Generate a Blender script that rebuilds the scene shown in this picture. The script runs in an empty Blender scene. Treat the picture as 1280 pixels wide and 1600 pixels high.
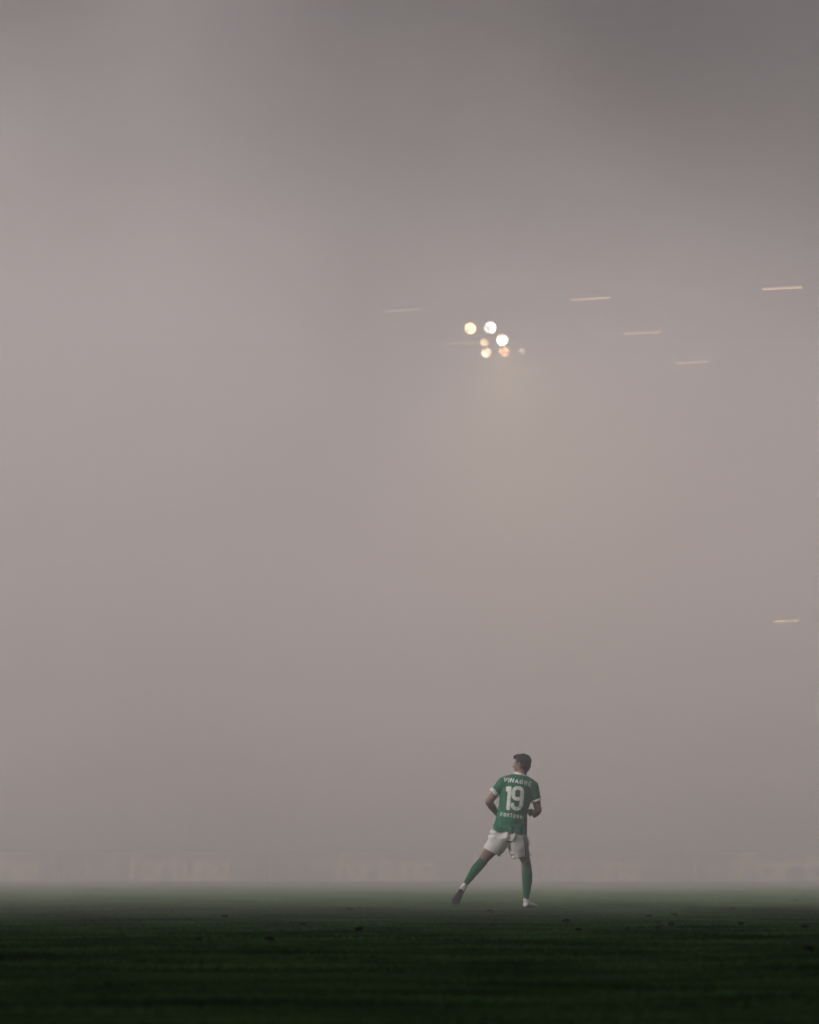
import bpy, bmesh, math, random
from mathutils import Vector, Matrix, noise
from mathutils.bvhtree import BVHTree
random.seed(7)
R = math.radians
sc = bpy.context.scene
COL = sc.collection

# ------------------------------------------------------------------ camera, sky, sun, exposure
CAM_H, PITCH, F = 0.60, math.atan(540 / 5000), 5000.0          # focal length in pixels of the 1280x1600 photograph
cam_d = bpy.data.cameras.new('camera')
cam = bpy.data.objects.new('camera', cam_d); COL.objects.link(cam)
cam.location = (0, 0, CAM_H); cam.rotation_euler = (R(90) + PITCH, 0, 0)
cam_d.sensor_fit = 'VERTICAL'; cam_d.sensor_height = 36.0; cam_d.sensor_width = 36.0
cam_d.lens = F / 1600 * 36.0
cam_d.clip_start = 0.1; cam_d.clip_end = 3000
cam_d.dof.use_dof = True; cam_d.dof.focus_distance = 38.0; cam_d.dof.aperture_fstop = 2.8
sc.camera = cam

SUN_EL, SUN_AZ = R(22), R(-124)                   # azimuth from +Y (camera axis), negative = left
w = bpy.data.worlds.new('World'); sc.world = w; w.use_nodes = True
nt = w.node_tree; nt.nodes.clear()
wo = nt.nodes.new('ShaderNodeOutputWorld'); bg = nt.nodes.new('ShaderNodeBackground')
sky = nt.nodes.new('ShaderNodeTexSky'); sky.sky_type = 'NISHITA'; sky.sun_disc = False
sky.sun_elevation = SUN_EL; sky.sun_rotation = SUN_AZ; sky.dust_density = 6.0; sky.air_density = 1.0; sky.ozone_density = 1.0
hs = nt.nodes.new('ShaderNodeHueSaturation'); hs.inputs['Saturation'].default_value = 0.35
nt.links.new(sky.outputs[0], hs.inputs['Color']); nt.links.new(hs.outputs[0], bg.inputs['Color'])
nt.links.new(bg.outputs[0], wo.inputs['Surface']); bg.inputs['Strength'].default_value = 0.06
sun_d = bpy.data.lights.new('sun', 'SUN'); sun_d.energy = 2.45; sun_d.angle = R(14); sun_d.color = (1.0, 0.93, 0.88)
sun = bpy.data.objects.new('sun', sun_d); COL.objects.link(sun)
sd = Vector((math.sin(SUN_AZ) * math.cos(SUN_EL), math.cos(SUN_AZ) * math.cos(SUN_EL), math.sin(SUN_EL)))
sun.rotation_euler = sd.to_track_quat('Z', 'Y').to_euler()
sc.view_settings.view_transform = 'Standard'; sc.view_settings.look = 'None'
sc.view_settings.exposure = 0.99; sc.view_settings.gamma = 1.0
sc.render.engine = 'CYCLES'
cy = sc.cycles
cy.use_denoising = True
try: cy.denoiser = 'OPENIMAGEDENOISE'
except Exception: pass
cy.max_bounces = 8; cy.diffuse_bounces = 2; cy.glossy_bounces = 2; cy.transmission_bounces = 2; cy.volume_bounces = 3
cy.use_adaptive_sampling = False
cy.sample_clamp_indirect = 4.0
cy.volume_step_rate = 0.6

# ------------------------------------------------------------------ helpers
def pix(u, v, Y):
    """point on the world plane y = Y seen at pixel (u, v) of the 1280x1600 photograph"""
    d = Vector((u - 640, F, 800 - v))
    d = Vector((d.x, d.y * math.cos(PITCH) - d.z * math.sin(PITCH), d.y * math.sin(PITCH) + d.z * math.cos(PITCH)))
    return Vector((0, 0, CAM_H)) + d * (Y / d.y)

def tag(o, label=None, cat=None, group=None, kind=None):
    if label: o['label'] = label
    if cat: o['category'] = cat
    if group: o['group'] = group
    if kind: o['kind'] = kind
    return o

def empty(name, loc):
    o = bpy.data.objects.new(name, None); COL.objects.link(o); o.location = loc; o.empty_display_size = .1
    return o

def link(name, me, parent=None):
    o = bpy.data.objects.new(name, me); COL.objects.link(o)
    if parent is not None:
        o.parent = parent
        o.matrix_parent_inverse = Matrix.Translation(-Vector(parent.location)) if parent.type == 'EMPTY' else Matrix()
    return o

def obj(name, bm, mats, parent=None, smooth=False):
    me = bpy.data.meshes.new(name)
    bmesh.ops.recalc_face_normals(bm, faces=bm.faces)
    bm.to_mesh(me); bm.free()
    for m in (mats if isinstance(mats, (list, tuple)) else [mats]): me.materials.append(m)
    if smooth:
        for p in me.polygons: p.use_smooth = True
    return link(name, me, parent)

def mat(name, col, rough=.8, spec=.3, bump=None, bscale=40, vary=.0, vscale=8, sheen=0, emis=None, estr=0, metal=0):
    m = bpy.data.materials.new(name); m.use_nodes = True
    n = m.node_tree.nodes; l = m.node_tree.links; b = n['Principled BSDF']
    b.inputs['Base Color'].default_value = (*col, 1); b.inputs['Roughness'].default_value = rough
    b.inputs['Specular IOR Level'].default_value = spec; b.inputs['Metallic'].default_value = metal
    if sheen: b.inputs['Sheen Weight'].default_value = sheen
    tc = n.new('ShaderNodeTexCoord')
    if vary:
        t = n.new('ShaderNodeTexNoise'); t.inputs['Scale'].default_value = vscale; t.inputs['Detail'].default_value = 5
        l.new(tc.outputs['Object'], t.inputs['Vector'])
        r = n.new('ShaderNodeMapRange'); r.inputs[1].default_value = .3; r.inputs[2].default_value = .7
        r.inputs[3].default_value = 1 - vary; r.inputs[4].default_value = 1 + vary
        l.new(t.outputs['Fac'], r.inputs[0])
        x = n.new('ShaderNodeMix'); x.data_type = 'RGBA'; x.blend_type = 'MULTIPLY'; x.inputs[0].default_value = 1
        x.inputs[6].default_value = (*col, 1); l.new(r.outputs[0], x.inputs[7]); l.new(x.outputs[2], b.inputs['Base Color'])
    if bump:
        t = n.new('ShaderNodeTexNoise'); t.inputs['Scale'].default_value = bscale; t.inputs['Detail'].default_value = 4
        l.new(tc.outputs['Object'], t.inputs['Vector'])
        bp = n.new('ShaderNodeBump'); bp.inputs['Strength'].default_value = bump; bp.inputs['Distance'].default_value = .01
        l.new(t.outputs['Fac'], bp.inputs['Height']); l.new(bp.outputs[0], b.inputs['Normal'])
    if emis:
        b.inputs['Emission Color'].default_value = (*emis, 1); b.inputs['Emission Strength'].default_value = estr
    return m

def vol(name, col, dens, aniso):
    m = bpy.data.materials.new(name); m.use_nodes = True
    n = m.node_tree.nodes; n.clear()
    o = n.new('ShaderNodeOutputMaterial'); v = n.new('ShaderNodeVolumePrincipled')
    v.inputs['Color'].default_value = (*col, 1); v.inputs['Density'].default_value = dens
    v.inputs['Anisotropy'].default_value = aniso
    m.node_tree.links.new(v.outputs[0], o.inputs['Volume'])
    return m

def box(bm, x0, x1, y0, y1, z0, z1):
    v = [bm.verts.new(p) for p in ((x0,y0,z0),(x1,y0,z0),(x1,y1,z0),(x0,y1,z0),(x0,y0,z1),(x1,y0,z1),(x1,y1,z1),(x0,y1,z1))]
    for f in ((0,3,2,1),(4,5,6,7),(0,1,5,4),(1,2,6,5),(2,3,7,6),(3,0,4,7)): bm.faces.new([v[i] for i in f])

def basis(d, hint=Vector((0, 0, 1))):
    d = d.normalized()
    if abs(d.dot(hint)) > .97: hint = Vector((1, 0, 0))
    a = d.cross(hint).normalized(); b = d.cross(a).normalized()
    return a, b

def bridge(bm, r0, r1):
    n = len(r0)
    for i in range(n): bm.faces.new((r0[i], r0[(i+1) % n], r1[(i+1) % n], r1[i]))

def ring(bm, c, a, b, ra, rb, n=24, pw=2.0):
    out = []
    for i in range(n):
        t = 2 * math.pi * i / n; cs, sn = math.cos(t), math.sin(t)
        cs = math.copysign(abs(cs) ** (2 / pw), cs); sn = math.copysign(abs(sn) ** (2 / pw), sn)
        out.append(bm.verts.new(c + a * (ra * cs) + b * (rb * sn)))
    return out

def cone(bm, p, q, rp, rq, squash=1.0, hint=Vector((0, 0, 1)), n=20):
    """round-ended tapering limb segment; squash scales the radius along the second axis"""
    p, q = Vector(p), Vector(q); d = (q - p).normalized(); a, b = basis(d, hint)
    rs = []
    for k in range(5):
        t = R(-80 + 80 * k / 4); rs.append((p + d * rp * math.sin(t), rp * math.cos(t)))
    for k in range(5):
        t = R(80 * k / 4); rs.append((q + d * rq * math.sin(t), rq * math.cos(t)))
    prev = None
    for c, r in rs:
        cur = ring(bm, c, a, b, r, r * squash, n)
        if prev: bridge(bm, prev, cur)
        else: bm.faces.new(cur)
        prev = cur
    bm.faces.new(prev)

def ellipsoid(bm, c, ax, ay, az, rx, ry, rz):
    mtx = Matrix((ax * rx, ay * ry, az * rz)).transposed().to_4x4(); mtx.translation = c
    bmesh.ops.create_uvsphere(bm, u_segments=24, v_segments=16, radius=1, matrix=mtx)

def tube(bm, rings, wall=.006, cavity=.10, n=32):
    """garment tube: rings = [(centre, a, b, ra, rb)], closed at the start and hollow from the last ring inwards"""
    prev = None
    for c, a, b, ra, rb in rings:
        cur = ring(bm, c, a, b, ra, rb, n)
        if prev: bridge(bm, prev, cur)
        else: bm.faces.new(cur)
        prev = cur
    c1, a1, b1, ra1, rb1 = rings[-1]; c0 = rings[-2][0]; d = (c0 - c1).normalized()
    lip = ring(bm, c1, a1, b1, ra1 - wall, rb1 - wall, n); bridge(bm, prev, lip)
    deep = ring(bm, c1 + d * cavity, a1, b1, (ra1 - wall) * .92, (rb1 - wall) * .92, n); bridge(bm, lip, deep)
    bm.faces.new(deep)

def remesh(bm, voxel, smooth_it=4, smooth_f=.5):
    """fuse overlapping closed solids into one skin"""
    me = bpy.data.meshes.new('tmp'); bmesh.ops.recalc_face_normals(bm, faces=bm.faces); bm.to_mesh(me); bm.free()
    o = bpy.data.objects.new('tmp', me); COL.objects.link(o)
    md = o.modifiers.new('r', 'REMESH'); md.mode = 'VOXEL'; md.voxel_size = voxel
    s = o.modifiers.new('s', 'SMOOTH'); s.iterations = smooth_it; s.factor = smooth_f
    dg = bpy.context.evaluated_depsgraph_get(); ev = o.evaluated_get(dg)
    out = bmesh.new(); out.from_mesh(ev.to_mesh()); ev.to_mesh_clear()
    bpy.data.objects.remove(o); bpy.data.meshes.remove(me)
    return out

def fold(bm, fn):
    bm.normal_update()
    for v in bm.verts: v.co += v.normal * fn(v.co)

def crease(p, d, freq, seed, warp=.35, sharp=1.0):
    """soft ridged fold field: stripes across direction d, warped by noise"""
    q = p * 4 + Vector((seed, seed * 1.7, 0))
    s = (p.dot(d) + warp * .1 * noise.noise(q)) * freq + 1.2 * noise.noise(p * 7 + Vector((0, seed, 3)))
    r = 1 - abs(((s) % 1.0) * 2 - 1)
    amp = max(0, noise.noise(p * 5.5 + Vector((seed * 3, 1, seed))) + .25)
    return (r ** (1.6 * sharp)) * amp

SMOKE_TOP, SMOKE_D, LOW_D = 10.7, .036, .0195
# ------------------------------------------------------------------ air: thin even haze and the thick smoke bank behind the player
bm = bmesh.new(); box(bm, -150, 150, -40, 230, -1, 42)
haze = obj('haze', bm, vol('haze_air', (.95, .90, .89), .0012, .35)); tag(haze, kind='stuff')

bm = bmesh.new(); box(bm, -42, 60, 20, 129, -.4, 21.5)
sm_ = bpy.data.materials.new('billowing_smoke'); sm_.use_nodes = True
n = sm_.node_tree.nodes; l = sm_.node_tree.links; n.clear()
so = n.new('ShaderNodeOutputMaterial'); sv = n.new('ShaderNodeVolumePrincipled'); l.new(sv.outputs[0], so.inputs['Volume'])
sv.inputs['Color'].default_value = (.980, .921, .944, 1); sv.inputs['Anisotropy'].default_value = .35
tc = n.new('ShaderNodeTexCoord'); sp = n.new('ShaderNodeSeparateXYZ'); l.new(tc.outputs['Object'], sp.inputs[0])
def M(op, a, b=None, c=None):
    x = n.new('ShaderNodeMath'); x.operation = op
    for i, q in enumerate((a, b, c)):
        if q is None: continue
        if isinstance(q, (int, float)): x.inputs[i].default_value = q
        else: l.new(q, x.inputs[i])
    return x.outputs[0]
def ramp(x, lo, hi, o0, o1):
    r = n.new('ShaderNodeMapRange'); r.interpolation_type = 'SMOOTHSTEP'
    l.new(x, r.inputs[0])
    for i, q in enumerate((lo, hi, o0, o1)): r.inputs[1 + i].default_value = q
    return r.outputs[0]
def N3(scale, det):
    t = n.new('ShaderNodeTexNoise'); t.inputs['Scale'].default_value = scale; t.inputs['Detail'].default_value = det; t.inputs['Roughness'].default_value = .5
    l.new(tc.outputs['Object'], t.inputs['Vector']); return M('SUBTRACT', t.outputs['Fac'], .5)
X, Y_, Z = sp.outputs
big, mid_ = N3(.055, 1), N3(.14, 4)
# height of the smoke's top: higher to the left and towards the back, billowing
top = M('ADD', M('MINIMUM', M('ADD', M('MULTIPLY', X, -.17), M('MULTIPLY_ADD', M('SUBTRACT', Y_, 47), .24, SMOKE_TOP)), 15.2), M('ADD', M('ADD', M('MULTIPLY', M('MINIMUM', M('MAXIMUM', M('MULTIPLY_ADD', X, -1, -1.0), 0), 4.0), .5), M('MULTIPLY', big, 13)), M('MULTIPLY', mid_, 7)))
tf = ramp(M('SUBTRACT', top, Z), -4.8, 4.8, 0, 1)
ff = ramp(M('ADD', Y_, M('MULTIPLY', big, 14)), 48, 64, 0, 1)
var = M('MULTIPLY_ADD', mid_, 1.9, 1)
thick = M('MULTIPLY', M('MULTIPLY', tf, ff), SMOKE_D)
# thinner smoke drifting low over the pitch in front of the bank
low = M('MULTIPLY', ramp(M('ADD', Y_, M('MULTIPLY', mid_, 10)), 20.5, 32, 0, 1), ramp(M('ADD', Z, M('MULTIPLY', big, 10)), 3, 17, 1, .15))
l.new(M('MULTIPLY', M('ADD', thick, M('MULTIPLY', low, LOW_D)), var), sv.inputs['Density'])
so_ = obj('smoke', bm, sm_); tag(so_, kind='stuff')

# ------------------------------------------------------------------ pitch
g = bpy.data.materials.new('turf'); g.use_nodes = True
n = g.node_tree.nodes; l = g.node_tree.links; b = n['Principled BSDF']
tc = n.new('ShaderNodeTexCoord')
def nz(scale, det=4, sx=1, sy=1):
    mp = n.new('ShaderNodeMapping'); mp.inputs['Scale'].default_value = (sx, sy, 1); l.new(tc.outputs['Object'], mp.inputs[0])
    t = n.new('ShaderNodeTexNoise'); t.inputs['Scale'].default_value = scale; t.inputs['Detail'].default_value = det
    l.new(mp.outputs[0], t.inputs['Vector']); return t
t1 = nz(1.1, 6, .3, 1); t2 = nz(9, 5)
ad = n.new('ShaderNodeMath'); ad.operation = 'MULTIPLY_ADD'; ad.inputs[1].default_value = .6; l.new(t1.outputs['Fac'], ad.inputs[0]); 
m2 = n.new('ShaderNodeMath'); m2.operation = 'MULTIPLY'; m2.inputs[1].default_value = .4; l.new(t2.outputs['Fac'], m2.inputs[0]); l.new(m2.outputs[0], ad.inputs[2])
cr = n.new('ShaderNodeValToRGB'); cr.color_ramp.elements[0].position = .40; cr.color_ramp.elements[1].position = .60
cr.color_ramp.elements[0].color = (.014, .032, .009, 1); cr.color_ramp.elements[1].color = (.050, .095, .025, 1)
l.new(ad.outputs[0], cr.inputs[0]); l.new(cr.outputs[0], b.inputs['Base Color'])
b.inputs['Roughness'].default_value = .95; b.inputs['Specular IOR Level'].default_value = .05
bp = n.new('ShaderNodeBump'); bp.inputs['Strength'].default_value = .6; bp.inputs['Distance'].default_value = .03
l.new(t2.outputs['Fac'], bp.inputs['Height']); l.new(bp.outputs[0], b.inputs['Normal'])
def ground_z(x, y):
    return .010 * noise.noise(Vector((x * .35, y * .25, 1))) + .006 * noise.noise(Vector((x * 1.4, y * 1.1, 5)))
bm = bmesh.new()
ys = [-35, 0] + [3 + .45 * k for k in range(130)] + [66 + 4 * k for k in range(40)]
xs = [-140, -80, -50, -30] + [-22 + .8 * k for k in range(56)] + [30, 50, 80, 140]
grid = [[bm.verts.new((x, y, ground_z(x, y))) for x in xs] for y in ys]
for j in range(len(ys) - 1):
    for i in range(len(xs) - 1): bm.faces.new((grid[j][i], grid[j][i+1], grid[j+1][i+1], grid[j+1][i]))
pitch = obj('pitch_ground', bm, g, smooth=True); tag(pitch, kind='structure')

# grass: short blades scattered over the pitch near the camera
bm = bmesh.new()
ys2 = [4 + 1.0 * k for k in range(76)]
prev = None
for y in ys2:
    hw = 1.2 + .165 * y
    row = [bm.verts.new((-hw + 2 * hw * i / 24, y, ground_z(-hw + 2 * hw * i / 24, y) - .002)) for i in range(25)]
    if prev:
        for i in range(24): bm.faces.new((prev[i], prev[i+1], row[i+1], row[i]))
    prev = row
gm = mat('grass_blade', (.052, .106, .036), 1.0, .0, vary=.9, vscale=1.8)
gn = gm.node_tree; gp = gn.nodes.new('ShaderNodeNewGeometry')
mpn = gn.nodes.new('ShaderNodeMapping'); mpn.inputs['Scale'].default_value = (.35, 1, 1); gn.links.new(gp.outputs['Position'], mpn.inputs[0])
for q in gn.nodes:
    if q.type == 'TEX_NOISE': gn.links.new(mpn.outputs[0], q.inputs['Vector'])
grass = obj('grass', bm, gm); tag(grass, kind='stuff')
ng = bpy.data.node_groups.new('grass_nodes', 'GeometryNodeTree')
ng.interface.new_socket('Geometry', in_out='INPUT', socket_type='NodeSocketGeometry')
ng.interface.new_socket('Geometry', in_out='OUTPUT', socket_type='NodeSocketGeometry')
N = ng.nodes; L = ng.links
gi = N.new('NodeGroupInput'); go = N.new('NodeGroupOutput')
dp = N.new('GeometryNodeDistributePointsOnFaces'); dp.inputs['Density'].default_value = 620; dp.inputs['Seed'].default_value = 4
jn = N.new('GeometryNodeJoinGeometry')
for k in range(5):
    cn = N.new('GeometryNodeMeshCone'); cn.inputs['Vertices'].default_value = 3; cn.inputs['Radius Bottom'].default_value = .0035
    cn.inputs['Radius Top'].default_value = .0004; cn.inputs['Depth'].default_value = .026 + .006 * (k % 3)
    tr = N.new('GeometryNodeTransform')
    tr.inputs['Rotation'].default_value = (R(random.uniform(-34, 34)), R(random.uniform(-34, 34)), k)
    tr.inputs['Translation'].default_value = (random.uniform(-.012, .012), random.uniform(-.012, .012), 0)
    L.new(cn.outputs['Mesh'], tr.inputs['Geometry']); L.new(tr.outputs[0], jn.inputs[0])
rv = N.new('FunctionNodeRandomValue'); rv.data_type = 'FLOAT_VECTOR'
rv.inputs[0].default_value = (-.2, -.2, 0); rv.inputs[1].default_value = (.2, .2, 6.28)
rs = N.new('FunctionNodeRandomValue'); rs.data_type = 'FLOAT'; rs.inputs[2].default_value = .5; rs.inputs[3].default_value = 1.15
ip = N.new('GeometryNodeInstanceOnPoints'); sm = N.new('GeometryNodeSetMaterial'); sm.inputs['Material'].default_value = gm
L.new(gi.outputs[0], dp.inputs[0]); L.new(dp.outputs[0], ip.inputs['Points']); L.new(jn.outputs[0], sm.inputs[0])
L.new(sm.outputs[0], ip.inputs['Instance']); L.new(rv.outputs[0], ip.inputs['Rotation']); L.new(rs.outputs[1], ip.inputs['Scale'])
L.new(ip.outputs[0], go.inputs[0])
grass.modifiers.new('blades', 'NODES').node_group = ng

# dark clods of turf kicked out of the pitch
clod_m = mat('soil', (.005, .005, .004), .95, .1, bump=.5, bscale=60, vary=.3)
clods = [(547,1425),(474,1449),(1145,1423),(1014,1436),(1054,1433),(1027,1456),(1048,1450),(1157,1448),(903,1459),(885,1445),(1262,1489),(420,1473),(310,1474),(1258,1454),(765,1427),(352,1437),(1244,1410),(562,1459)]
proto = None
for k, (u, v) in enumerate(clods):
    e = PITCH - math.atan((v - 800) / F); Y = CAM_H / math.tan(-e); X = pix(u, v, Y).x
    if proto is None:
        bm = bmesh.new(); bmesh.ops.create_icosphere(bm, subdivisions=3, radius=1)
        for vv in bm.verts:
            vv.co *= 1 + .5 * noise.noise(vv.co * 1.7) + .3 * noise.noise(vv.co * 5)
            vv.co.x *= .055; vv.co.y *= .05; vv.co.z *= .024
        o = obj('turf_clod', bm, clod_m); proto = o
    else:
        o = proto.copy(); COL.objects.link(o)
    s = random.uniform(.35, .75); o.scale = (s, s, s * random.uniform(.8, 1.3)); o.rotation_euler = (0, 0, random.uniform(0, 6))
    o.location = (X, Y, ground_z(X, Y) + .03)
    tag(o, 'small dark clod of torn turf lying on the misty grass pitch', 'turf clod', 'dark turf clods scattered over the pitch')

# ------------------------------------------------------------------ stand: roof over the far terrace, lights, boards
conc = mat('concrete', (.25, .24, .23), .9, .2, bump=.4, bscale=3, vary=.15, vscale=.7)
steel = mat('roof_steel', (.09, .105, .13), .6, .4, vary=.1, vscale=1)
# direction of the roof light rows (the stand is slightly oblique to the lens)
ROWDIR = Vector((1, -.0, 0))
def proj(p):
    q = p - Vector((0, 0, CAM_H)); yy = q.y * math.cos(PITCH) + q.z * math.sin(PITCH); zz = -q.y * math.sin(PITCH) + q.z * math.cos(PITCH)
    return 640 + F * q.x / yy, 800 - F * zz / yy

# floodlights and roof strip lights: (u, v)
lamp_glass = {}
def floodlight(u, v, Y, rad, col, strength, lamp_w, label):
    p = pix(u, v, Y); to = (Vector((0, 0, CAM_H)) - p).normalized()
    to = (to + Vector((0, 0, -.25))).normalized()
    root = empty('floodlight', p)
    a, b_ = basis(to)
    bm = bmesh.new()
    prof = [(-.30, .10), (-.26, .16), (-.10, .9), (.0, 1.04), (.05, 1.06), (.05, .98), (.02, .96)]
    prev = None
    for dd, rr in prof:
        cur = ring(bm, p + to * (dd * rad * 2), a, b_, rr * rad, rr * rad, 28)
        if prev: bridge(bm, prev, cur)
        else: bm.faces.new(cur)
        prev = cur
    bm.faces.new(prev)
    obj('housing', bm, steel, root, True)
    bm = bmesh.new()
    prev = None
    for k in range(6):
        t = k / 5; rr = rad * .955 * math.sqrt(max(0.0001, 1 - t * t)) if k < 5 else rad * .02
        cur = ring(bm, p + to * (rad * (.06 + .14 * t)), a, b_, rr, rr, 28)
        if prev: bridge(bm, prev, cur)
        else: bm.faces.new(cur)
        prev = cur
    bm.faces.new(prev)
    m = bpy.data.materials.new('lamp_lens'); m.use_nodes = True
    nn = m.node_tree.nodes; ll = m.node_tree.links; bb = nn['Principled BSDF']; bb.inputs['Roughness'].default_value = .2
    bb.inputs['Base Color'].default_value = (.6, .6, .58, 1)
    tcn = nn.new('ShaderNodeTexCoord'); tn = nn.new('ShaderNodeTexNoise'); tn.inputs['Scale'].default_value = 4.0; tn.inputs['Detail'].default_value = 2
    ll.new(tcn.outputs['Object'], tn.inputs['Vector'])
    rm = nn.new('ShaderNodeMapRange'); rm.inputs[1].default_value = .38; rm.inputs[2].default_value = .62
    rm.inputs[3].default_value = strength * .25; rm.inputs[4].default_value = strength * 2.2
    ll.new(tn.outputs['Fac'], rm.inputs[0]); ll.new(rm.outputs[0], bb.inputs['Emission Strength'])
    bb.inputs['Emission Color'].default_value = (*col, 1)
    obj('lens', bm, m, root, True)
    bm = bmesh.new(); cone(bm, p - to * rad * .5, p - to * rad * .5 + Vector((0, 0, rad * 1.1)), .03, .03)
    obj('bracket', bm, steel, root, True)
    tag(root, label, 'floodlight', 'round floodlights glowing in the smoke')
    if lamp_w:
        ld = bpy.data.lights.new('floodlight_beam', 'SPOT'); ld.energy = lamp_w * .8; ld.color = (1, .82, .38); ld.spot_size = R(80); ld.spot_blend = 1; ld.shadow_soft_size = rad
        lo = bpy.data.objects.new('floodlight_beam', ld); COL.objects.link(lo); lo.parent = root
        lo.location = to * (rad * .5); dn = (to + Vector((.22, 0, -.45))).normalized()
        lo.rotation_euler = dn.to_track_quat('-Z', 'Y').to_euler()
WARM, WHITE = (1, .62, .28), (1, .93, .80)
FL = 106
floodlight(735, 513, FL, .190, (1, .55, .22), 6, 900, 'amber floodlight at the left end of the cluster, level with the top white one')
floodlight(766, 512, FL, .200, WHITE, 9, 1200, 'bright white floodlight at the top of the cluster, right of the amber one')
floodlight(785, 531, FL, .195, (1, .93, .70), 7.5, 1200, 'white floodlight directly above an orange one in the cluster')
floodlight(757, 535, FL, .140, WARM, 2.6, 0, 'faint tan floodlight at the middle of the cluster')
floodlight(760, 551, FL, .175, (1, .74, .44), 3.4, 400, 'dim cream floodlight at the bottom left of the cluster')
floodlight(788, 549, FL, .178, (1, .50, .20), 5, 500, 'orange floodlight directly below a white one in the cluster')
floodlight(816, 549, FL, .11, (1, .70, .50), 1.6, 0, 'smallest faintest floodlight at the right end of the cluster')

strip_m = mat('tube_glow', (.8, .8, .8), .4, emis=(1, .62, .36), estr=3.0)
STRIP_K = .30
def strip(u0, v0, u1, v1, Y, estr, label, parts=1, th=.030):
    p, q = pix(u0, v0, Y), pix(u1, v1, Y)
    c = (p + q) / 2; root = empty('strip_light', c)
    m = mat('tube_glow', (.8, .8, .8), .4, emis=(1, .60, .24), estr=estr * STRIP_K)
    bm = bmesh.new()
    if parts == 1: cone(bm, p, q, th, th, n=12)
    else:
        for s0, s1 in ((0, .50), (.66, .74), (.88, 1.0)): cone(bm, p.lerp(q, s0), p.lerp(q, s1), th, th, n=12)
    obj('tube', bm, m, root, True)
    bm = bmesh.new(); up = Vector((0, 0, .09 + th))
    cone(bm, p + up, q + up, .06, .06, n=8); obj('housing', bm, steel, root, True)
    tag(root, label, 'strip light', 'strip lights under the roof')
strip(893, 469, 952, 465, 106, 2.8, 'strip light in the smoke, upper right of the floodlight cluster')
strip(1193, 452, 1252, 449, 106, 3.2, 'highest orange strip light, near the upper right edge of the smoke')
strip(976, 522, 1032, 519, 112, 3.0, 'strip light right of the floodlights, halfway between two others on a diagonal')
strip(1057, 568, 1107, 565, 118, 3.6, 'lowest of the three strip lights on the diagonal right of the floodlights')
strip(602, 487, 656, 483, 106, .9, 'faint strip light up and left of the floodlight cluster')
strip(696, 537, 748, 535, 112, 1.6, 'strip light touching the left side of the floodlight cluster')
strip(794, 581, 832, 578, 118, 1.6, 'strip light directly under the floodlight cluster')
strip(1211, 971, 1246, 970, 92, 8.0, 'low broken strip light alone by the right edge, far below the others', parts=3, th=.028)

# roof over the stand
bm = bmesh.new(); box(bm, -75, 75, 73.5, 132, 21.9, 22.3)
stand = empty('grandstand', (0, 118, 0)); tag(stand, 'dark roofed grandstand lost in smoke behind the advertising boards', 'grandstand')
obj('roof', bm, steel, stand)
bm = bmesh.new()
for k in range(24): box(bm, -75, 75, 88 + k * .9, 88.897 + k * .9 if k < 23 else 109.5, -.3, .9 + k * .42)
obj('terrace', bm, conc, stand)
bm = bmesh.new(); box(bm, -75, 75, 131, 131.6, 0, 21.895); obj('rear_wall', bm, conc, stand)

near = empty('shade_stand', (0, -20, 0)); tag(near, 'unseen roofed stand added behind and above the camera to shade the near grass', 'grandstand')
bm = bmesh.new(); box(bm, -70, 70, -34, 19.5, 15.8, 16.2); obj('roof', bm, steel, near)  # added overhang, out of view; edge and height set for the shade it casts
bm = bmesh.new()
for k in range(16): box(bm, -70, 70, -8.997 - k * .9 if k < 15 else -34, -8.1 - k * .9, -.3, .9 + k * .42)
obj('terrace', bm, conc, near)

# ------------------------------------------------------------------ advertising boards
board_m = mat('board_face', (.30, .27, .26), .6, .3)
board_txt = mat('board_lettering', (.36, .30, .25), .5, emis=(1, .66, .42), estr=.065)
board_txt2 = mat('board_emblem', (.30, .30, .29), .5, emis=(.55, .72, .80), estr=.02)

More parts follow.
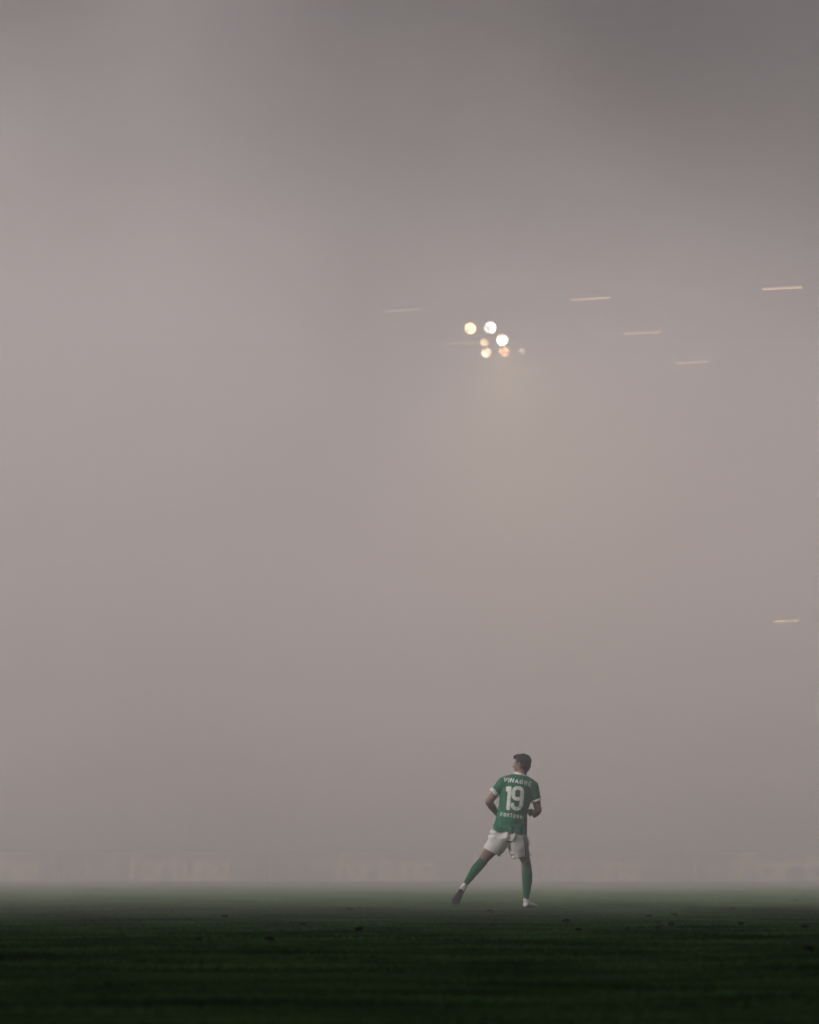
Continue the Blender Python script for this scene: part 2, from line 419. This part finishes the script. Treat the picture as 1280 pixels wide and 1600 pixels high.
# strokes of the letters used on the shirt and the boards, on a 0..1 wide, 0..1 high cell
def arc(cx, cy, rx, ry, a0, a1, n=10):
    return [(cx + rx * math.cos(R(a0 + (a1 - a0) * k / n)), cy + ry * math.sin(R(a0 + (a1 - a0) * k / n))) for k in range(n + 1)]
GLYPH = {
 'V': (.72, [[(0, 1), (.36, 0), (.72, 1)]]),
 'I': (.0, [[(0, 0), (0, 1)]]),
 'N': (.62, [[(0, 0), (0, 1), (.62, 0), (.62, 1)]]),
 'A': (.72, [[(0, 0), (.36, 1), (.72, 0)], [(.14, .33), (.58, .33)]]),
 'G': (.68, [arc(.35, .5, .35, .5, 45, 180) + arc(.35, .5, .35, .5, 180, 330) + [(.66, .46), (.40, .46)]]),
 'R': (.60, [[(0, 0), (0, 1), (.34, 1)] + arc(.34, .76, .24, .24, 90, -90) + [(0, .52)], [(.30, .52), (.60, 0)]]),
 'E': (.52, [[(.52, 1), (0, 1), (0, 0), (.52, 0)], [(0, .51), (.44, .51)]]),
 'F': (.52, [[(.52, 1), (0, 1), (0, 0)], [(0, .50), (.44, .50)]]),
 'O': (.70, [arc(.35, .5, .35, .5, 0, 360, 20)]),
 'T': (.64, [[(0, 1), (.64, 1)], [(.32, 1), (.32, 0)]]),
 'U': (.62, [[(0, 1), (0, .32)] + arc(.31, .32, .31, .32, 180, 360) + [(.62, 1)]]),
 '1': (.09, [[(-.02, .97), (.09, .97), (.09, 0)], [(-.01, .88), (.09, .93)]]),
 '9': (.46, [arc(.23, .80, .23, .20, 0, 180, 8) + arc(.23, .66, .23, .19, 180, 270, 6) + [(.26, .47), (.46, .50)],
             [(.46, .80), (.46, .19)] + arc(.23, .19, .23, .19, 0, -180, 10)]),
 'f': (.42, [[(.16, 0), (.16, .80)] + arc(.36, .80, .20, .2, 180, 80, 5), [(0, .62), (.38, .62)]]),
 'o': (.50, [arc(.25, .32, .25, .32, 0, 360, 16)]),
 'r': (.32, [[(0, 0), (0, .64)], [(0, .40)] + arc(.22, .42, .22, .22, 180, 70, 5)]),
 't': (.36, [[(.14, .90), (.14, .14)] + arc(.28, .14, .14, .14, 180, 290, 5), [(0, .62), (.34, .62)]]),
 'u': (.46, [[(0, .64), (0, .23)] + arc(.23, .23, .23, .23, 180, 360) , [(.46, .64), (.46, 0)]]),
 'n': (.46, [[(0, 0), (0, .64)], [(0, .38)] + arc(.23, .40, .23, .24, 180, 0) + [(.46, 0)]]),
 'a': (.48, [arc(.24, .32, .24, .32, 0, 360, 14), [(.48, .64), (.48, 0)]]),
}
def layout(word, gap):
    segs, x = [], 0
    for ch in word:
        wd, st = GLYPH[ch]
        for s in st:
            for p, q in zip(s, s[1:]): segs.append(((p[0] + x, p[1]), (q[0] + x, q[1])))
        x += wd + gap
    return segs, x - gap
def dist(px, py, s):
    (ax, ay), (bx, by) = s; dx, dy = bx - ax, by - ay; L2 = dx * dx + dy * dy
    t = 0 if L2 == 0 else max(0, min(1, ((px - ax) * dx + (py - ay) * dy) / L2))
    return math.hypot(px - ax - t * dx, py - ay - t * dy)
def stamp(bm, segs, width, half, cell, place, mi=0, skip=None):
    """cut the strokes out of a fine grid of faces and lay every grid corner where place(x, y) says"""
    x0, x1, y0, y1 = -half, width + half, -half, 1 + half
    nx, ny = int((x1 - x0) / cell) + 1, int((y1 - y0) / cell) + 1
    cache = {}
    def V(i, j):
        if (i, j) not in cache:
            p = place(x0 + i * cell, y0 + j * cell); cache[(i, j)] = bm.verts.new(p) if p is not None else None
        return cache[(i, j)]
    for i in range(nx):
        near_ = [s for s in segs if min(s[0][0], s[1][0]) - half - cell < x0 + i * cell < max(s[0][0], s[1][0]) + half + cell]
        if not near_: continue
        for j in range(ny):
            cx, cy_ = x0 + (i + .5) * cell, y0 + (j + .5) * cell
            if skip and skip(cx, cy_): continue
            if min(dist(cx, cy_, s) for s in near_) <= half:
                vs = [V(i, j), V(i + 1, j), V(i + 1, j + 1), V(i, j + 1)]
                if None in vs: continue
                f = bm.faces.new(vs); f.material_index = mi; f.smooth = True

BY = 72.0
def board(u0, u1, words, label):
    """one LED board: words = [(u0, u1, kind)]"""
    a, c = pix(u0, 1385, BY).x, pix(u1, 1385, BY).x
    z1 = .74
    root = empty('advertising_board', ((a + c) / 2, BY, 0))
    bm = bmesh.new(); box(bm, a, c, BY, BY + .12, .06, z1)
    bmesh.ops.bevel(bm, geom=bm.edges[:], offset=.012, segments=2, affect='EDGES')
    for (s0, s1, kind) in words:
        p0, p1 = pix(s0, 1372, BY), pix(s1, 1372, BY)
        if kind == 'emblem':
            cc = ((p0.x + p1.x) / 2, .42); r_ = (p1.x - p0.x) / 2
            stamp(bm, [((.5, .5), (.5, .5))], 1, .5, .05, lambda x, y: Vector((cc[0] + (x - .5) * 2 * r_, BY - .004, cc[1] + (y - .5) * 2 * r_)), 2)
        elif kind == 'bar':
            stamp(bm, [((.5, .15), (.5, .85))], 1, .16, .05, lambda x, y: Vector((p0.x + x * (p1.x - p0.x), BY - .004, .16 + y * .5)), 1)
        else:
            segs, wd = layout(kind, .17); W_ = p1.x - p0.x
            sx = W_ / (wd + .16)
            stamp(bm, segs, wd, .095, .03, lambda x, y: Vector((p0.x + (x + .08 + .14 * y) * sx, BY - .004, .12 + y * .56)), 1)
    obj('panel', bm, [board_m, board_txt, board_txt2], root)
    for x in (a + .25, (a + c) / 2, c - .25):
        bm = bmesh.new(); box(bm, x - .03, x + .03, BY + .123, BY + .5, -.02, .06); box(bm, x - .03, x + .03, BY + .123, BY + .17, .063, .6)
        obj('foot', bm, steel, root)
    tag(root, label, 'advertising board', 'advertising boards along the far touchline')
board(-320, 96, [(-150, 58, 'fortuna')], 'fog-veiled advertising board at the left edge of the pitch view')
board(98, 420, [(128, 146, 'bar'), (160, 184, 'emblem'), (196, 356, 'fortuna')], 'fog-veiled advertising board second from the left, with a bar, an emblem and a word')
board(422, 742, [(482, 506, 'emblem'), (520, 676, 'fortuna')], 'fog-veiled advertising board just left of the player, low orange word')
board(744, 1064, [(800, 818, 'emblem'), (840, 996, 'fortuna')], 'fog-veiled advertising board directly behind the player\'s standing leg')
board(1066, 1500, [(1078, 1094, 'bar'), (1100, 1128, 'emblem'), (1140, 1400, 'fortuna')], 'fog-veiled advertising board at the right edge, most readable of the row')

# ------------------------------------------------------------------ the player
PY = 38.0
def S(zx, zy, dy=0.0):
    """zoomed pixel of the player's picture -> world, then pushed dy metres away from the lens"""
    p = pix(680 + zx / 5.714, 1160 + zy / 5.714, PY); p.y += dy; return p
PX = 5.714 * F / PY                                    # zoomed pixels per metre
def m_(zpx): return zpx / PX
skin = mat('skin', (.22, .135, .11), .55, .35, bump=.15, bscale=120, vary=.12, vscale=9)
hairm = mat('dark_hair', (.007, .007, .010), .6, .3, bump=.8, bscale=90)
white = mat('white_fabric', (.72, .71, .71), .85, .2, bump=.25, bscale=300, vary=.05)
sockm = mat('green_sock', (.013, .135, .076), .9, .15, bump=.5, bscale=350, vary=.12, vscale=14)
bootm = mat('white_boot', (.60, .58, .55), .55, .5, vary=.12, vscale=18)
solem = mat('boot_sole', (.032, .034, .028), .6, .4, vary=.5, vscale=16)
dgreen = mat('dark_green_trim', (.010, .045, .030), .85, .2)
cream = mat('white_print', (.80, .80, .77), .6, .3, vary=.08, vscale=30)
eyem = mat('eye', (.05, .03, .02), .2, .6)
# shirt: green with faint tonal stripes
shirtm = mat('green_shirt', (.012, .14, .08), .8, .2, bump=.25, bscale=320)
n = shirtm.node_tree.nodes; l = shirtm.node_tree.links; tc = n.new('ShaderNodeTexCoord')
wv = n.new('ShaderNodeTexWave'); wv.inputs['Scale'].default_value = 5.2; wv.inputs['Distortion'].default_value = .6; wv.inputs['Detail'].default_value = 1
l.new(tc.outputs['Object'], wv.inputs[0])
cr = n.new('ShaderNodeValToRGB'); cr.color_ramp.elements[0].color = (.010, .128, .076, 1); cr.color_ramp.elements[1].color = (.015, .170, .099, 1)
l.new(wv.outputs['Fac'], cr.inputs[0]); l.new(cr.outputs[0], n['Principled BSDF'].inputs['Base Color'])

person = empty('person', (pix(815, 1419, PY).x, PY, 0))
tag(person, 'dark-haired player in green number 19 shirt and white shorts, back turned, striding on the pitch', 'person')

# joints
Ls, Rs = S(612, 362, .00), S(872, 385, .02)
Le, Lw = S(478, 532, .00), S(560, 640, .17)
Re, Rw = S(921, 602, .03), S(893, 650, .17)
Lh, Rh = S(612, 822, .02), S(732, 830, .02)
Lk, La = S(430, 1052, .10), S(270, 1262, .0)
Rk, Ra = S(814, 1062, .14), S(816, 1400, .06)
neck0, neck1 = S(765, 318, .01), S(766, 240, .03)
UP = Vector((0, 0, 1)); XX = Vector((1, 0, 0)); YY = Vector((0, 1, 0))

def torso_rings(spec, lean=0.0):
    out = []
    for (zx, zy, hw, dep, dy) in spec:
        a = (XX + UP * -.10 * (1 if zy < 620 else .35)).normalized(); b = YY
        out.append((S(zx, zy, dy), a, b, hw, dep))
    return out
def loft(bm, rings, n=36):
    prev = None
    for c, a, b, ra, rb in rings:
        cur = ring(bm, c, a, b, ra, rb, n)
        if prev: bridge(bm, prev, cur)
        else: bm.faces.new(cur)
        prev = cur
    bm.faces.new(prev)

bm = bmesh.new()
loft(bm, torso_rings([(758, 318, .06, .05, .0), (752, 340, .12, .07, .0), (738, 400, .165, .095, 0), (725, 470, .160, .100, 0), (700, 600, .135, .088, .0),
                      (682, 690, .130, .088, .0), (672, 780, .150, .105, 0), (668, 850, .155, .11, 0), (662, 893, .10, .09, 0)]))
cone(bm, neck0 - UP * .03, neck1, .062, .055)
cone(bm, S(700, 335), Ls, .055, .052); cone(bm, S(820, 350), Rs, .055, .052)
# arms
for (s_, e_, w_, sg) in ((Ls, Le, Lw, -1), (Rs, Re, Rw, 1)):
    mid1 = s_.lerp(e_, .45); cone(bm, s_, mid1, .056, .052); cone(bm, mid1, e_, .052, .043)
    mid2 = e_.lerp(w_, .35); cone(bm, e_, mid2, .043, .046); cone(bm, mid2, w_, .046, .029)
# legs
for (h_, k_, a_) in ((Lh, Lk, La), (Rh, Rk, Ra)):
    md = h_.lerp(k_, .5); cone(bm, h_, md, .088, .080); cone(bm, md, k_, .080, .057)
    back = Vector((0, -.012, 0)); cf = k_.lerp(a_, .32) + back
    cone(bm, k_, cf, .052, .054); cone(bm, cf, a_, .050, .030); cone(bm, k_, a_, .040, .03)
# hands: palm, five fingers
def hand(bm, wrist, d, palm_n, thumb_side, curl):
    d = d.normalized(); palm_n = (palm_n - d * palm_n.dot(d)).normalized(); sdv = d.cross(palm_n).normalized() * thumb_side
    for k in (-1, -.35, .35, 1):
        cone(bm, wrist + sdv * (.014 * k), wrist + d * .085 + sdv * (.030 * k), .017, .013)
    for k, ln in ((.031, .072), (.0105, .082), (-.0105, .077), (-.031, .060)):
        p = wrist + d * .088 + sdv * k; dd = d.copy(); ang = curl
        for j, fr in enumerate((.45, .32, .26)):
            rot = Matrix.Rotation(R(ang), 3, d.cross(palm_n)); dd = (rot @ dd).normalized()
            q = p + dd * (ln * fr * 1.15); cone(bm, p, q, .0092 - .0008 * j, .0086 - .0008 * j, n=12); p = q
    t0 = wrist + d * .025 + sdv * .028; t1 = t0 + (d * .6 + sdv * .7 + palm_n * .35).normalized() * .042
    t2 = t1 + (d * .8 + palm_n * .75 - sdv * .35).normalized() * .034; t3 = t2 + (d * .35 + palm_n * .6 - sdv * .7).normalized() * .026
    cone(bm, t0, t1, .014, .012, n=12); cone(bm, t1, t2, .0115, .010, n=12); cone(bm, t2, t3, .010, .0085, n=12)
hand(bm, Lw, Lw - Le + Vector((0, .04, .02)), Vector((1, .1, .3)), 1, 48)
hand(bm, Rw, Vector((-.20, .62, .30)) , Vector((-.9, -.25, -.2)), 1, 74)
# feet inside the boots
Lf = (S(170, 1440, -.03) - S(262, 1285, -.03)).normalized()
cone(bm, La, S(228, 1340, .0), .032, .022); cone(bm, S(228, 1340, .0), S(190, 1408, -.005), .022, .015)
Rf = (S(905, 1468, .20) - S(806, 1452, .02)).normalized()
cone(bm, Ra, S(812, 1455, .05), .034, .024); cone(bm, S(812, 1455, .05), S(890, 1468, .18), .026, .018)

# head, turned to the player's left
HC = S(776, 200, .02)
HF = Vector((-.86, .50, .04)).normalized(); HU = (UP + Vector((.05, 0, 0))).normalized(); HL = HU.cross(HF).normalized(); HU = HF.cross(HL).normalized()
def H(f, lft, u): return HC + HF * f + HL * lft + HU * u
ellipsoid(bm, H(-.006, 0, .022), HF, HL, HU, .096, .076, .090)
ellipsoid(bm, H(.030, 0, -.025), HF, HL, HU, .062, .062, .075)
cone(bm, H(.035, 0, -.055), H(.070, 0, -.098), .045, .022)
for sgn in (-1, 1):
    cone(bm, H(-.005, .052 * sgn, -.045), H(.060, .018 * sgn, -.096), .018, .016)      # jaw
    ellipsoid(bm, H(.062, .034 * sgn, -.025), HF, HL, HU, .026, .022, .022)             # cheekbone
    cone(bm, H(.082, .012 * sgn, .022), H(.074, .044 * sgn, .022), .009, .008)          # brow
    ellipsoid(bm, H(-.004, .077 * sgn, -.008), (HF * .9 + HL * -.35 * sgn).normalized(), HL, HU, .017, .009, .030)  # ear
    ellipsoid(bm, H(-.012, .084 * sgn, .004), HF, HL, HU, .010, .006, .018)
cone(bm, H(.086, 0, .012), H(.112, 0, -.026), .008, .012)                               # nose
for sgn in (-1, 1): cone(bm, H(.100, .010 * sgn, -.030), H(.092, .013 * sgn, -.030), .008, .007)
cone(bm, H(.086, -.016, -.056), H(.086, .016, -.056), .0085, .0085); cone(bm, H(.082, -.013, -.067), H(.082, .013, -.067), .009, .009)
cone(bm, H(-.02, 0, -.03), neck0, .056, .060)
bm = remesh(bm, .0042, 5)
for f in bm.faces:
    c = f.calc_center_median(); f.smooth = True
    for sgn in (-1, 1):
        if (c - H(.084, .031 * sgn, .006)).length < .013: f.material_index = 1
obj('body', bm, [skin, eyem], person, True)

# hair
bm = bmesh.new()
ellipsoid(bm, H(-.018, 0, .046), HF, HL, HU, .099, .083, .086)
ellipsoid(bm, H(-.048, 0, -.004), HF, HL, HU, .062, .072, .068)
ellipsoid(bm, H(-.050, 0, -.048), HF, HL, HU, .042, .052, .038)
ellipsoid(bm, H(.050, .0, .092), HF, HL, HU, .056, .060, .032)
ellipsoid(bm, H(.086, .01, .086), HF, HL, HU, .024, .045, .018)
for sgn in (-1, 1): ellipsoid(bm, H(.004, .066 * sgn, .022), HF, HL, HU, .020, .014, .034)
bm = remesh(bm, .004, 2)
fold(bm, lambda p: .0045 * noise.noise(p * 55) + .006 * noise.noise(p * 22) + .0015 * noise.noise(p * 140))
obj('hair', bm, hairm, person, True)

# shirt
bm = bmesh.new()
tr = torso_rings([(760, 296, .055, .062, .0), (752, 312, .105, .085, .0), (745, 335, .150, .104, .0), (736, 370, .176, .118, 0), (724, 430, .192, .130, 0), (715, 500, .190, .132, 0),
                  (700, 580, .176, .128, 0), (689, 640, .176, .128, 0), (678, 700, .186, .134, 0), (672, 760, .196, .140, 0), (668, 812, .199, .142, 0)])
tube(bm, tr, wall=.008, cavity=.04, n=48)
def sleeve(sh, el, t_end, r0, r1, cav=.03):
    d = (el - sh).normalized(); a, b_ = basis(d, YY); c = [(sh - d * .02, a, b_, r0 * .9, r0 * .9)]
    for t in (.15, .5, 1): c.append((sh.lerp(el, t * t_end), a, b_, r0 + (r1 - r0) * t, (r0 + (r1 - r0) * t)))
    return c
Lse, Rse = S(520, 458, .0), S(905, 528, .02)
cone(bm, S(690, 338), S(625, 358), .072, .074); cone(bm, S(815, 358), S(862, 392), .076, .072)
tube(bm, sleeve(S(622, 362), Lse, .80, .084, .060), wall=.008, cavity=.03)
tube(bm, sleeve(S(862, 392), Rse, .88, .080, .061), wall=.008, cavity=.03)
bm = remesh(bm, .0048, 8)
D1, D2 = Vector((.45, .2, 1)).normalized(), Vector((-.7, .1, .8)).normalized()
hem_z = S(0, 700).z
def shirt_fold(p):
    lowz = max(0, min(1, (S(0, 520).z - p.z) / .25))
    return .018 * crease(p, D1, 9, 2.2) * (.35 + lowz) + .014 * crease(p, D2, 8, 6.1) * (.3 + .7 * lowz) + .008 * noise.noise(p * 6) \
        + .010 * max(0, (hem_z - p.z) / .15) * math.sin(p.x * 48 + 2 * noise.noise(p * 5))
fold(bm, shirt_fold)
# slope the hem like the photograph (left side lifted)
for v in bm.verts:
    if v.co.z < S(0, 700).z:
        k = min(1, (S(0, 700).z - v.co.z) / .12); v.co.z += k * m_(-(v.co.x - S(668, 0).x) * .10 * PX + 6)
for f in bm.faces: f.smooth = True
bm.normal_update()
tree = BVHTree.FromBMesh(bm)
def onto(tree, origin, dr, lift=.0018):
    h, nrm, _, _ = tree.ray_cast(origin, dr)
    if h is None: return None
    if nrm.dot(dr) > 0: nrm = -nrm
    return h + nrm * lift
def back_text(word, p_left, p_right, hgt, half, cell, gap, slant=0.0, bow=0.0, skip=None, widen=1):
    """letters across the back: baseline from p_left to p_right in zoomed pixels, hgt in zoomed pixels"""
    segs, wd = layout(word, gap)
    k_ = math.hypot(p_right[0] - p_left[0], p_right[1] - p_left[1]) / hgt / wd
    segs = [((a[0] * k_, a[1]), (b[0] * k_, b[1])) for a, b in segs]; wd *= k_
    ax, ay = p_left; bx, by = p_right
    ux, uy = (bx - ax), (by - ay); Ln = math.hypot(ux, uy); nx_, ny_ = uy / Ln, -ux / Ln
    def place(x, y):
        t = x / wd
        bend = bow * 4 * t * (1 - t)
        zx = ax + ux * t + nx_ * (y * hgt + bend) + (ux / Ln) * slant * y * hgt
        zy = ay + uy * t + ny_ * (y * hgt + bend) + (uy / Ln) * slant * y * hgt
        return onto(tree, S(zx, zy, -1.0), YY)
    stamp(bm, segs, wd, half, cell, place, 1, skip)
back_text('VINAGRE', (610, 349), (850, 393), 34, .11, .035, .42, slant=.05, bow=5)
back_text('19', (634, 590), (762, 594), 186, .086, .012, .20, slant=.05,
          skip=lambda x, y: (math.hypot(x - .09, y - .02) < .022) or (math.hypot(x - .48, y - .0) < .026))
back_text('FORTUNA', (584, 658), (770, 683), 30, .092, .035, .64, slant=-.02, bow=2)
obj('shirt', bm, [shirtm, cream], person)
# collar and cuffs
def band(name, c, d, ra, rb, wdt, th, m, parent, hint=YY, tilt=None):
    a, b_ = basis(d, hint); bm = bmesh.new(); prof = [(0, 0), (0, th), (wdt * .5, th * 1.3), (wdt, th), (wdt, 0)]
    rs = [ring(bm, c + d * o, a, b_, ra + t, rb + t, 36) for o, t in prof]
    for r0, r1 in zip(rs, rs[1:]): bridge(bm, r0, r1)
    bridge(bm, rs[-1], rs[0])
    return obj(name, bm, m, parent, True)
cd = (neck1 - neck0 + Vector((-.012, 0, 0))).normalized()
band('collar', S(762, 302, .008), (UP + Vector((.30, .10, 0))).normalized(), .074, .066, .028, .006, white, person)
dL = (Lse - S(622, 362)).normalized(); band('sleeve_cuff', S(622, 362).lerp(Lse, .76), dL, .056, .056, .046, .007, white, person)
dR = (Rse - S(862, 392)).normalized(); band('sleeve_cuff', S(862, 392).lerp(Rse, .84), dR, .057, .057, .030, .007, white, person)

# shorts
bm = bmesh.new()
loft(bm, torso_rings([(668, 770, .160, .108, 0), (664, 810, .172, .116, 0), (660, 850, .176, .122, 0), (655, 878, .15, .115, 0)]))
cone(bm, S(598, 850), S(560, 915, .02), .112, .108); cone(bm, S(728, 860), S(745, 930, .02), .108, .106)
def leg_tube(h, hem, d_hem, r0, r1, flat, tilt):
    a, b_ = basis(d_hem, YY); rs = []
    a = (a if a.x > 0 else -a)
    for t in (0, .3, .65, 1): rs.append((h.lerp(hem, t), a, YY, r0 + (r1 - r0) * t, (r0 + (r1 - r0) * t) * flat))
    a2 = (a + tilt).normalized(); rs[-1] = (rs[-1][0], a2, YY, r1, r1 * flat)
    tube(bm, rs, wall=.007, cavity=.09, n=40)
tL = S(500, 988, .05) - Lh
leg_tube(S(590, 838), S(502, 980, .05), tL.normalized(), .112, .109, .95, Vector((0, 0, .16)))
leg_tube(S(738, 850), S(764, 1026, .06), (S(764, 1026, .06) - S(738, 850)).normalized(), .110, .104, 1.0, Vector((0, 0, -.03)))
bm = remesh(bm, .0048, 16)
D3, D4 = Vector((.6, .1, 1)).normalized(), Vector((1, .2, -.35)).normalized()
fold(bm, lambda p: .038 * crease(p, D3, 8, 4.4) + .032 * crease(p, D4, 7, 8.3) + .010 * noise.noise(p * 9))
for f in bm.faces: f.smooth = True
bm.normal_update(); tree = BVHTree.FromBMesh(bm)
def stripes(top, hem, outward, u_dir, n_=3, pitch_=.021, half=.006):
    """three seam stripes down the outer side of one leg of the shorts"""
    for k in range(n_):
        off = (k - 1) * pitch_
        prev = None
        for j in range(41):
            c = top.lerp(hem, j / 40)
            row = []
            for s_ in (-half, 0, half):
                p = onto(tree, c + u_dir * (off + s_) + outward * .3, -outward, .002)
                row.append(bm.verts.new(p) if p is not None else None)
            if prev:
                for i in range(2):
                    q = [prev[i], prev[i+1], row[i+1], row[i]]
                    if None not in q and max((x.co - y.co).length for x in q for y in q) < .05:
                        f = bm.faces.new(q); f.material_index = 1; f.smooth = True
            prev = row
ow = Vector((.66, -.75, 0)).normalized(); ud = ow.cross(UP).normalized()
stripes(S(752, 838, .0), S(782, 1018, .04), ow, ud)
ow2 = Vector((-1, .1, .45)).normalized()
stripes(S(590, 830, .08), S(510, 970, .12), ow2, ow2.cross(UP).normalized())
obj('shorts', bm, [white, dgreen], person)

# socks
def sock(pts, name='sock'):
    bm = bmesh.new()
    for (p, r0), (q, r1) in zip(pts, pts[1:]): cone(bm, p, q, r0, r1)
    bm = remesh(bm, .004, 5)
    fold(bm, lambda p: .003 * crease(p, UP, 26, 1.0) + .0025 * noise.noise(p * 14))
    return obj(name, bm, sockm, person, True)
sock([(S(424, 1068, .09), .058), (S(372, 1122, .05), .060), (S(318, 1200, .02), .045), (S(276, 1258, .0), .032), (S(262, 1284, .0), .030)])
sock([(S(822, 1090, .125), .051), (S(826, 1180, .09), .060), (S(824, 1240, .08), .0595), (S(819, 1330, .065), .044), (S(816, 1400, .06), .031), (S(815, 1425, .055), .030)])

# boots
def boot(heel, toe, up, ankle, parent=person):
    d = (toe - heel); Ln = d.length; d.normalize(); up = (up - d * up.dot(d)).normalized(); sd_ = d.cross(up).normalized()
    bm = bmesh.new()
    spec = [(.0, .024, .030), (.04, .034, .055), (.16, .038, .066), (.32, .037, .068), (.5, .042, .056), (.68, .050, .045), (.84, .048, .036), (.94, .036, .028), (1.0, .016, .016)]
    prev = None
    for t, hw, h in spec:
        cur = ring(bm, heel + d * (Ln * t) + up * (h * .5 + .006), sd_, up, hw, h * .5, 24, 2.6)
        if prev: bridge(bm, prev, cur)
        else: bm.faces.new(cur)
        prev = cur
    bm.faces.new(prev)
    cone(bm, heel + d * (Ln * .17) + up * .05, ankle, .037, .036)
    bm = remesh(bm, .0035, 4)
    b = obj('boot', bm, bootm, parent, True)
    bm = bmesh.new(); prev = None
    for t, hw, h in [(.15, .026, 0), (.18, .036, 0)] + spec[3:]:
        waist = .97 if .3 < t < .55 else 1.03
        cur = ring(bm, heel + d * (Ln * t) + up * .003, sd_, up, hw * waist, .007, 20, 3.0)
        if prev: bridge(bm, prev, cur)
        else: bm.faces.new(cur)
        prev = cur
    bm.faces.new(prev)
    for t, o in ((.20, -.02), (.20, .02), (.60, -.030), (.60, .030), (.74, -.032), (.74, .032), (.88, -.020), (.88, .020), (.68, 0)):
        p = heel + d * (Ln * t) + sd_ * o; cone(bm, p, p - up * .014, .0065, .0045, n=10)
    obj('sole', bm, solem, b, True).parent = b
boot(S(254, 1292, -.055), S(166, 1446, -.035), Vector((.10, 1, .12)), S(266, 1272, .0))
boot(S(801, 1471, .02), S(915, 1481, .20), Vector((-.06, 0, 1)), S(814, 1408, .06))
